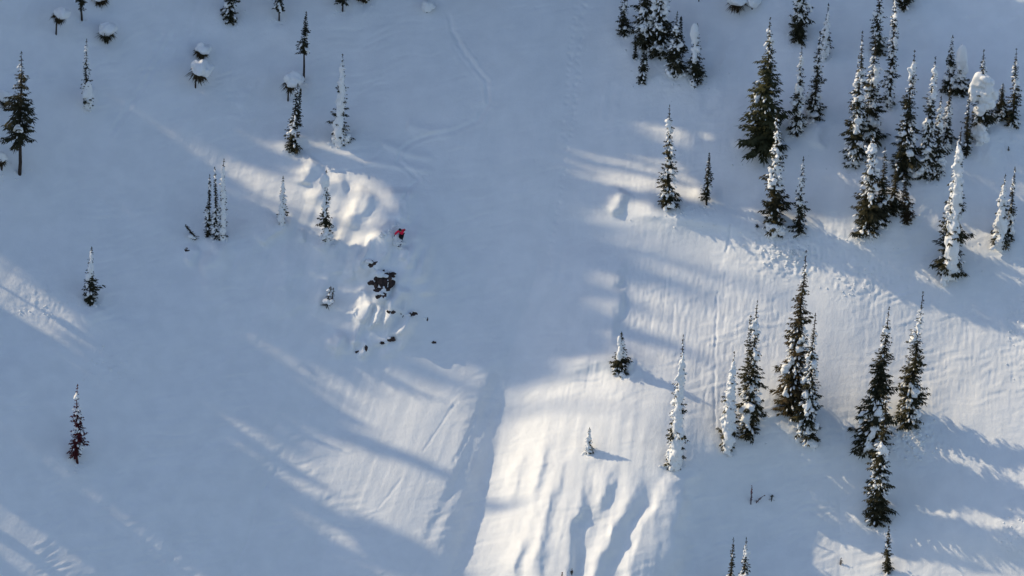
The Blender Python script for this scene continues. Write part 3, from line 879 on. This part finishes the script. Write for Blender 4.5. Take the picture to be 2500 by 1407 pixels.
# ------------------------------------------------------------------ stumps and bent saplings under caps of snow
def twigs(bag, c, length, n, rng, spread=(0, 6.283), down=(.2, 1.1), width=.035):
    az = rng.uniform(spread[0], spread[1], n); dn = rng.uniform(down[0], down[1], n)
    d = np.stack([np.cos(az) * np.cos(dn), np.sin(az) * np.cos(dn), -np.sin(dn)], axis=1)
    s = np.cross(d, [0, 0, 1.0]) + rng.normal(0, .5, (n, 3)); s /= np.linalg.norm(s, axis=1, keepdims=True)
    L = length * rng.uniform(.5, 1.1, n)
    v, f = kites(np.array(c) + rng.normal(0, length * .12, (n, 3)), d, s, L, rng.uniform(.6, 1.5, n) * width, L * .1)
    bag.add(v, f)

def stump(foot, cap_c, cap_w, cap_h, label, seed, pole=True, under=True, lean=0.0, tint='brown', side=0.0, egg=1.0):
    """foot, cap_c: photograph pixels of the foot on the snow and of the middle of the cap; cap size in pixels"""
    rng = np.random.default_rng(seed)
    P = ground(*foot)
    root = empty('snow_capped_stump', P)
    tag(root, label, 'stump', 'stumps under caps of snow')
    hz = (foot[1] - cap_c[1]) * MPP / math.cos(THETA)
    cx = (cap_c[0] - foot[0]) * MPP - hz * .04
    rx, rz = cap_w * .5 * MPP, cap_h * .5 * MPP / math.cos(THETA)
    b = Bag(); tube(b, [(0, 0, -.5), (.02, 0, hz * .5), (cx * .35, .05, hz)], [.085, .075, .06], 7)
    b.obj('trunk', M_REDBARK if tint == 'red' else M_BARK, root, True)
    b = Bag()
    blob(b, (cx, 0, hz), (rx * .95, rx * .85, rz * rng.uniform(.7, .9)), rng, 3, .22)
    blob(b, (cx + side * rx * .55, -.05, hz - rz * .30), (rx * .75, rx * .7, rz * .65), rng, 3, .14)
    blob(b, (cx - rx * rng.uniform(-.2, .5), -.02, hz + rz * .28), (rx * rng.uniform(.35, .6), rx * .6, rz * rng.uniform(.5, .75)), rng, 3, .2)
    blob(b, (cx + rx * .2, .35 * rx, hz - rz * .1), (rx * .8, rx * 1.1, rz * .6), rng, 3, .14)
    melt(b.obj('snow_cap', M_CLUMP, root, True), .06, 5)
    if under:
        b = Bag()
        twigs(b, (cx * .5, -.05, hz - rz * .15), rx * 1.25, 150, rng, down=(.25, .95), width=.045)
        twigs(b, (cx * .5 + side * .2, -.1, hz - rz * .5), rx * .95, 90, rng, spread=(3.3, 6.1), down=(.5, 1.2), width=.05)
        b.obj('drooping_twigs', M_NEEDLE[tint], root)['kind'] = 'stuff'
    return root

stump((137, 84), (152, 34), 40, 34, 'post-like stump with snow cap near the upper left corner', 1, side=.3)
stump((262, 106), (262, 72), 46, 44, 'squat snow-capped stump with dark twigs beneath, above the thin fir', 2, tint='green')
stump((489, 143), (496, 120), 38, 34, 'upper, smaller of two snow-capped stumps one above the other', 3, side=.3)
stump((477, 214), (492, 168), 50, 44, 'lower snow-capped stump with slanting cap and long dark post', 4, side=.5)
stump((703, 246), (717, 196), 48, 42, 'snow-capped stump with spreading dark twigs beside the twin-topped fir', 5, tint='brown', side=-.2)
stump((12, 262), (12, 236), 34, 34, 'snow-capped stump at the left edge beside the tall dark fir', 6, tint='green')
stump((4, 415), (2, 386), 30, 34, 'snow-capped stump cut by the left edge below the tall dark fir', 7)
stump((1042, 30), (1043, 16), 34, 34, 'lone round snow lump with twigs at the top edge', 8, under=False)
stump((1800, 30), (1796, 0), 52, 30, 'snow-capped shrub at the top edge with brown twigs below', 9)
stump((1836, 22), (1838, 4), 38, 40, 'bright pointed snow lump at the top edge beside the brown twigs', 10, under=False)
stump((254, 8), (240, -8), 44, 22, 'snow-capped stump cut by the top edge above the squat stump', 11)

# bare twigs of a buried bush, dead saplings, a fallen snag
def bush(foot, hpx, wpx, label, seed, tint, name='dead_sapling', lean=0.0, snow=False, cat='sapling'):
    rng = np.random.default_rng(seed)
    P = ground(*foot); H = hpx * MPP / math.cos(THETA); R = wpx * .5 * MPP
    root = empty(name, P); tag(root, label, cat)
    lx = math.tan(math.radians(lean))
    b = Bag(); tube(b, [(0, 0, -.3), (lx * H * .5, 0, H * .5), (lx * H, 0, H)], [.05, .04, .015], 6)
    b.obj('stem', M_REDBARK if tint == 'red' else M_BARK, root, True)
    b = Bag()
    for k in range(max(6, int(H * 9))):
        f = rng.uniform(.12, 1.0)
        twigs(b, (lx * H * f, 0, H * f), max(.10, R * (1.25 - f * .9)), 7, rng, down=(-.2, .6), width=.028)
    b.obj('twigs', M_NEEDLE[tint], root)['kind'] = 'stuff'
    if snow:
        b = Bag()
        for k in range(7):
            f = rng.uniform(.1, .9); s = R * rng.uniform(.35, .6)
            blob(b, (lx * H * f + rng.normal(0, R * .4), -.1, H * f), (s, s * .8, s * .8), rng, 2)
        melt(b.obj('snow_load', M_CLUMP, root, True), .06)['kind'] = 'stuff'
    return root

bush((1833, 1231), 46, 11, 'thin red dead sapling standing in the lower right hollow', 21, 'red')
bush((1843, 1226), 18, 12, 'short red twig leaning right beside the red sapling', 22, 'red', lean=48)
bush((1884, 1220), 13, 20, 'small dark sprig right of the red sapling', 23, 'green')
bush((2052, 1379), 16, 15, 'lone dark sprig near the bottom right', 24, 'brown')
bush((2462, 368), 10, 8, 'tiny dark twig below the short bushy fir', 25, 'brown')
bush((1396, 1404), 16, 14, 'dark sprig at the bottom edge of the knoll', 26, 'brown')
bush((1372, 1412), 14, 12, 'brown sprig cut by the bottom edge of the knoll', 27, 'red')
bush((797, 752), 54, 26, 'dark half-buried bush left of the bare rocks', 28, 'green', name='buried_bush', lean=8, snow=True, cat='bush')
bush((810, 742), 40, 16, 'sparse twigs poking out right of the half-buried bush', 29, 'brown', name='buried_bush', lean=4, cat='bush')
bush((1848, 556), 10, 14, 'small sprig at the foot of the fir before the largest fir', 30, 'green')
bush((1706, 4), 12, 8, 'tiny dark tip at the top edge right of the clump', 31, 'green')

rng_s = np.random.default_rng(40)
P = ground(479, 584)
snag = empty('fallen_snag', P); tag(snag, 'dark broken snag leaning left below the trio of firs', 'snag')
b = Bag(); tip = np.array([-28 * MPP, 0, 34 * MPP / math.cos(THETA)])
tube(b, [np.array([.05, 0, -.3]), tip * .5, tip], [.10, .08, .015], 7); b.obj('trunk', M_BARK, snag, True)
b = Bag()
for k in range(26):
    f = rng_s.uniform(0, .95); twigs(b, tip * f, .16 + .30 * (1 - f), 7, rng_s, down=(-.3, .9), width=.04)
b.obj('twigs', M_NEEDLE['green'], snag)['kind'] = 'stuff'
b = Bag(); blob(b, (-.55, -.12, .36), (.36, .26, .20), rng_s, 2); blob(b, (-.2, -.1, .18), (.25, .22, .14), rng_s, 2); melt(b.obj('snow_load', M_CLUMP, snag, True), .05)

# ------------------------------------------------------------------ bare rock
def chunk(bag, c, r, rng, sub=3):
    v, f = ICO[sub]
    w = v.copy()
    ph = rng.uniform(0, 6.28, 6)
    w = w * (1 + .22 * np.sin(v[:, 0] * 3.1 + ph[0]) * np.sin(v[:, 2] * 3.7 + ph[1]) + .16 * np.sin(v[:, 0] * 7.3 + ph[2]) * np.sin(v[:, 2] * 6.1 + v[:, 1] * 3 + ph[3]))[:, None]
    for k in range(12):                     # cut flat facets
        n = rng.normal(0, 1, 3); n /= np.linalg.norm(n); d = rng.uniform(.55, .9)
        over = np.maximum(0, w @ n - d); w = w - over[:, None] * n
    w = w * (1 + .05 * rng.normal(0, 1, len(w)))[:, None]
    w = w * np.array(r)
    # lay the slab against the slope
    ct, st = math.cos(.5), math.sin(.5)
    w = np.stack([w[:, 0], w[:, 1] * ct + w[:, 2] * st, -w[:, 1] * st + w[:, 2] * ct], axis=1)
    bag.add(w + np.array(c), f)

def rock(pix, wpx, hpx, label, seed, pieces=3, tilt=0.0, name='rock'):
    rng = np.random.default_rng(seed)
    P = ground(*pix); root = empty(name, P - OUT * .10); tag(root, label, 'rock', 'bare rocks in the snow cliff')
    W, Hh = wpx * MPP, hpx * MPP
    ct, st = math.cos(math.radians(tilt)), math.sin(math.radians(tilt))
    for k in range(pieces):
        u_ = (k + .5) / pieces - .5 + rng.uniform(-.08, .08); v_ = rng.uniform(-.22, .22) if pieces > 2 else 0
        a, b_ = u_ * W, v_ * Hh
        off = (a * ct - b_ * st) * R0 + (a * st + b_ * ct) * U0 + OUT * rng.uniform(-.08, .06)
        s = rng.uniform(.85, 1.15)
        bag = Bag()
        chunk(bag, off, (W / pieces * .85 * s + .04, max(.14, Hh * .30), Hh * .62 * s + .02), rng)
        bag.obj('rock_face', M_ROCK, root)
    bag = Bag()
    for k in range(pieces + 2):
        a = rng.uniform(-.55, .55) * W; b_ = Hh * rng.uniform(.30, .62) * rng.choice([1, 1, -1])
        s = rng.uniform(.35, .8) * max(.10, min(Hh, W) * .5)
        blob(bag, (a * ct - b_ * st) * R0 + (a * st + b_ * ct) * U0 + OUT * .06, (s * 1.7, s, s * .8), rng, 2, .25)
    bag.obj('snow_patch', M_CLUMP, root, True)['kind'] = 'stuff'
    return root

rock((912, 646), 20, 16, 'dark rock poking out just above the large outcrop', 50, 2)
o = rock((938, 682), 34, 24, 'largest dark outcrop in the middle of the pillowed cliff', 51, 4, name='rock_outcrop')
for k, (px_, py_, w_, h_) in enumerate(((927, 670, 12, 14), (934, 667, 8, 12), (955, 672, 13, 9), (961, 669, 9, 6), (944, 676, 16, 14), (922, 698, 16, 20), (936, 692, 18, 18), (950, 694, 18, 18),
                                         (909, 690, 12, 9), (903, 693, 8, 6), (928, 709, 16, 12), (944, 706, 12, 9), (918, 682, 8, 10))):
    rr = np.random.default_rng(60 + k); bag = Bag()
    chunk(bag, ground(px_, py_) - ground(938, 682) + OUT * rr.uniform(.0, .16), (w_ * .80 * MPP, .20, h_ * .78 * MPP), rr)
    bag.obj('rock_face', M_ROCK, o)
bag = Bag(); rr = np.random.default_rng(81)
for px_, py_, s in ((926, 664, .10), (940, 668, .13), (948, 684, .09), (929, 686, .10), (956, 682, .10), (937, 702, .11), (950, 661, .14)):
    blob(bag, ground(px_, py_) - ground(938, 682) + OUT * .22, (s * 1.5, s, s * .8), rr, 2)
bag.obj('snow_patch', M_CLUMP, o, True)['kind'] = 'stuff'
rock((929, 723), 24, 12, 'reddish flat rock just below the large outcrop', 52, 3, 15)
rock((955, 762), 15, 8, 'small dark rock below the outcrop, left of the slanted one', 53, 2, -5)
rock((980, 767), 5, 10, 'tiny upright rock left of the slanted rock', 54, 1)
rock((999, 772), 32, 9, 'slanted dark rock strip low on the cliff', 55, 4, 25)
rock((1041, 783), 8, 12, 'small rock at the right end of the cliff', 56, 2)
rock((945, 833), 36, 9, 'long slanted rock at the foot of the cliff', 57, 4, 25)
rock((1050, 838), 24, 6, 'thin flat rock lying apart at lower right of the cliff', 58, 3, 14)
rock((893, 850), 9, 14, 'small rock at the lower left foot of the cliff', 59, 2, 60)
rock((873, 860), 10, 6, 'lowest small rock at the left foot of the cliff', 61, 2, 20)
rock((458, 612), 13, 7, 'small dark rock below the broken snag', 62, 2, -15)

# ------------------------------------------------------------------ lumps of fallen snow
rngd = np.random.default_rng(90)
bag = Bag()
for cx, cy, sx, sy, n, s0 in ((2232, 1070, 26, 24, 90, .16), (1930, 622, 30, 16, 45, .16), (1885, 600, 26, 26, 40, .09), (2090, 680, 40, 26, 40, .09), (1690, 185, 60, 24, 30, .08),
                              (2300, 590, 60, 40, 40, .06), (2150, 590, 60, 20, 30, .08), (1180, 262, 12, 22, 26, .06), (1030, 440, 16, 18, 26, .07), (2480, 820, 20, 60, 30, .10),
                              (105, 755, 40, 16, 24, .10), (265, 900, 40, 30, 40, .08), (170, 1140, 30, 16, 20, .07), (1700, 530, 60, 14, 30, .08), (2470, 1300, 14, 30, 24, .10)):
    for k in range(n):
        q = ground(cx + rngd.normal(0, sx), cy + rngd.normal(0, sy)); s = s0 * rngd.uniform(.35, 1.3)
        blob(bag, q, (s * rngd.uniform(.8, 1.4), s, s * .8), rngd, 1, .3)
for T in TREES:
    for k in range(int(5 + T[4] / 6)):
        q = ground(T[2] + rngd.normal(0, T[4] * .42), T[3] + rngd.normal(4, T[4] * .22)); s = rngd.uniform(.03, .13)
        blob(bag, q, (s * rngd.uniform(.8, 1.5), s, s * .7), rngd, 1, .3)
o = bag.obj('snow_rubble', M_CLUMP, smooth=True)
tag(o, 'scattered lumps of fallen snow on the slope', 'snow lumps', kind='stuff')

# ------------------------------------------------------------------ the skier
def skin_mesh(name, joints, links, material, parent, root=0, sub=2):
    """joints: name -> (x, y, z, radius); one continuous surface grown round the skeleton"""
    keys = list(joints); me = bpy.data.meshes.new(name)
    me.from_pydata([joints[k][:3] for k in keys], [(keys.index(a), keys.index(b)) for a, b in links], [])
    o = bpy.data.objects.new(name, me); COL.objects.link(o); o.parent = parent
    md = o.modifiers.new('skin', 'SKIN'); md.use_smooth_shade = True
    for i, k in enumerate(keys):
        r = joints[k][3]
        me.skin_vertices[0].data[i].radius = (r, r) if not isinstance(r, tuple) else r
        me.skin_vertices[0].data[i].use_root = (i == root)
    sb = o.modifiers.new('smooth', 'SUBSURF'); sb.levels = sub; sb.render_levels = sub
    me.materials.append(material)
    return o

FOOT = ground(979, 586)
person = empty('person', FOOT)
tag(person, 'skier in red jacket and black trousers dropping off the snow pillow', 'person')
J = {'pelvis': (.06, .10, .60, .15), 'waist': (.04, -.02, .76, .13), 'chest': (-.02, -.20, .94, .16), 'neck': (-.07, -.32, 1.11, .065), 'head': (-.11, -.40, 1.21, .085), 'crown': (-.13, -.44, 1.31, .085),
     'shl': (-.22, -.24, 1.06, .075), 'ell': (-.44, -.30, .90, .052), 'wrl': (-.60, -.44, .76, .038), 'hal': (-.64, -.50, .71, .045),
     'shr': (.17, -.20, 1.10, .075), 'elr': (.32, -.30, 1.24, .052), 'wrr': (.30, -.46, 1.34, .038), 'har': (.29, -.52, 1.37, .045),
     'hipl': (-.05, .06, .56, .11), 'knl': (-.12, -.28, .44, .075), 'anl': (-.05, -.02, .12, .05), 'tol': (-.07, -.20, .05, .045),
     'hipr': (.15, .06, .56, .11), 'knr': (.13, -.26, .42, .075), 'anr': (.09, .02, .10, .05), 'tor': (.08, -.16, .04, .045)}
LK = [('pelvis', 'waist'), ('waist', 'chest'), ('chest', 'neck'), ('neck', 'head'), ('head', 'crown'), ('chest', 'shl'), ('shl', 'ell'), ('ell', 'wrl'), ('wrl', 'hal'),
      ('chest', 'shr'), ('shr', 'elr'), ('elr', 'wrr'), ('wrr', 'har'), ('pelvis', 'hipl'), ('hipl', 'knl'), ('knl', 'anl'), ('anl', 'tol'),
      ('pelvis', 'hipr'), ('hipr', 'knr'), ('knr', 'anr'), ('anr', 'tor')]
skin_mesh('body', J, LK, M_SKIN, person)
def grown(keys, add):
    return {k: (*J[k][:3], J[k][3] + add) for k in keys}
jk = ['pelvis', 'waist', 'chest', 'neck', 'shl', 'ell', 'wrl', 'shr', 'elr', 'wrr']
skin_mesh('jacket', grown(jk, .060), [l for l in LK if l[0] in jk and l[1] in jk], M_RED, person)
tk = ['pelvis', 'hipl', 'knl', 'anl', 'tol', 'hipr', 'knr', 'anr', 'tor']
skin_mesh('trousers', grown(tk, .040), [l for l in LK if l[0] in tk and l[1] in tk], M_BLACK, person)
b = Bag(); rr = np.random.default_rng(2)
v, f = ICO[3]; keep = v * np.array([.135, .155, .13]) + np.array([-.13, -.42, 1.29]); b.add(keep, f); b.obj('helmet', M_BLACK, person, True)
b = Bag(); b.add(v * np.array([.10, .05, .045]) + np.array([-.14, -.54, 1.25]), f); b.obj('goggles', M_SKI, person, True)
for h_, (hx_, hy_, hz_) in (('l', J['hal'][:3]), ('r', J['har'][:3])):
    fing = {'palm': (hx_, hy_, hz_, .055), 'pk': (hx_, hy_ - .06, hz_ - .01, .05)}
    lk = [('palm', 'pk')]
    for q in range(4):
        ox = (q - 1.5) * .024
        fing['a%d' % q] = (hx_ + ox, hy_ - .105, hz_ - .03, .016); fing['b%d' % q] = (hx_ + ox, hy_ - .10 + .008 * q, hz_ - .075, .014)
        lk += [('pk', 'a%d' % q), ('a%d' % q, 'b%d' % q)]
    sg = 1 if h_ == 'l' else -1
    fing['t0'] = (hx_ + sg * .06, hy_ - .04, hz_ - .02, .018); fing['t1'] = (hx_ + sg * .055, hy_ - .09, hz_ - .05, .015)
    lk += [('palm', 't0'), ('t0', 't1')]
    skin_mesh('glove', fing, lk, M_BLACK, person, sub=1)
SL = np.array([-.16, -.80, -.38]); SL = SL / np.linalg.norm(SL)
for nm, key, lab in (('ski', 'tol', 'left ski under the red-jacketed skier'), ('ski', 'tor', 'right ski under the red-jacketed skier')):
    c = np.array(J[key][:3]); sv = np.cross(SL, [0, 0, 1.0]); sv /= np.linalg.norm(sv); nv = np.cross(sv, SL)
    st = np.linspace(-.75, .85, 12); vs = []
    for s_ in st:
        wd = .055 - .012 * math.cos(s_ * 2.2); lift = .16 * max(0, (s_ - .62) / .23) ** 2 * .6
        for a_, n_ in ((-1, 0), (1, 0), (1, 1), (-1, 1)):
            vs.append(c + SL * s_ + sv * a_ * wd + nv * (lift - .035 + .022 * n_))
    fs = [(i * 4 + j, i * 4 + (j + 1) % 4, i * 4 + 4 + (j + 1) % 4, i * 4 + 4 + j) for i in range(11) for j in range(4)] + [(0, 3, 2, 1), (44, 45, 46, 47)]
    o = new_obj(nm, np.array(vs), fs, M_SKI); o.location = person.location; tag(o, lab, 'ski')
for key, dv, lab in (('hal', (-.35, .55, -.75), 'ski pole in the skier\'s lowered hand'), ('har', (.30, .60, -.35), 'ski pole in the skier\'s raised hand')):
    c = np.array(J[key][:3]) + np.array([0, -.08, -.03]); d = np.array(dv) / np.linalg.norm(dv)
    o = empty('ski_pole', FOOT); tag(o, lab, 'ski pole')
    b = Bag(); tube(b, [c - d * .12, c + d * .02], [.017, .017], 6); b.obj('grip', M_BLACK, o, True)
    b = Bag(); tube(b, [c, c + d * 1.05], [.009, .007], 6); b.obj('shaft', M_METAL, o, True)
    b = Bag(); tube(b, [c + d * .955, c + d * .97], [.045, .045], 8); b.obj('basket', M_BLACK, o, True)
# powder thrown up round the legs
bag = Bag(); rngp = np.random.default_rng(4)
for k in range(46):
    f = rngp.random()
    px_, py_ = 968 + rngp.normal(0, 4.5), 574 + 20 * f + rngp.normal(0, 2)
    s = rngp.uniform(.08, .24) * (1.1 - .4 * f)
    blob(bag, ground(px_, py_) + OUT * rngp.uniform(-.05, .22), (s, s * .9, s), rngp, 2, .22)
for k in range(34):
    f = rngp.random(); px_, py_ = 972 - 46 * f + rngp.normal(0, 3), 548 + 30 * f + rngp.normal(0, 3)
    s = rngp.uniform(.06, .20); blob(bag, ground(px_, py_) + OUT * rngp.uniform(-.05, .12), (s, s * .9, s * .9), rngp, 2, .2)
for k in range(40):
    px_, py_ = 977 + rngp.normal(0, 5), 592 + abs(rngp.normal(0, 6))
    s = rngp.uniform(.08, .22); blob(bag, ground(px_, py_) + OUT * rngp.uniform(-.02, .16), (s, s * .9, s * .9), rngp, 2, .25)
for k in range(90):
    s = rngp.uniform(.012, .045); blob(bag, ground(968 + rngp.normal(0, 14), 575 + rngp.normal(0, 14)) + OUT * abs(rngp.normal(0, .25)), (s, s, s), rngp, 1)
o = bag.obj('snow_spray', M_CLUMP, smooth=True)
tag(o, 'white powder snow thrown up beside the skier', 'snow spray', kind='stuff')
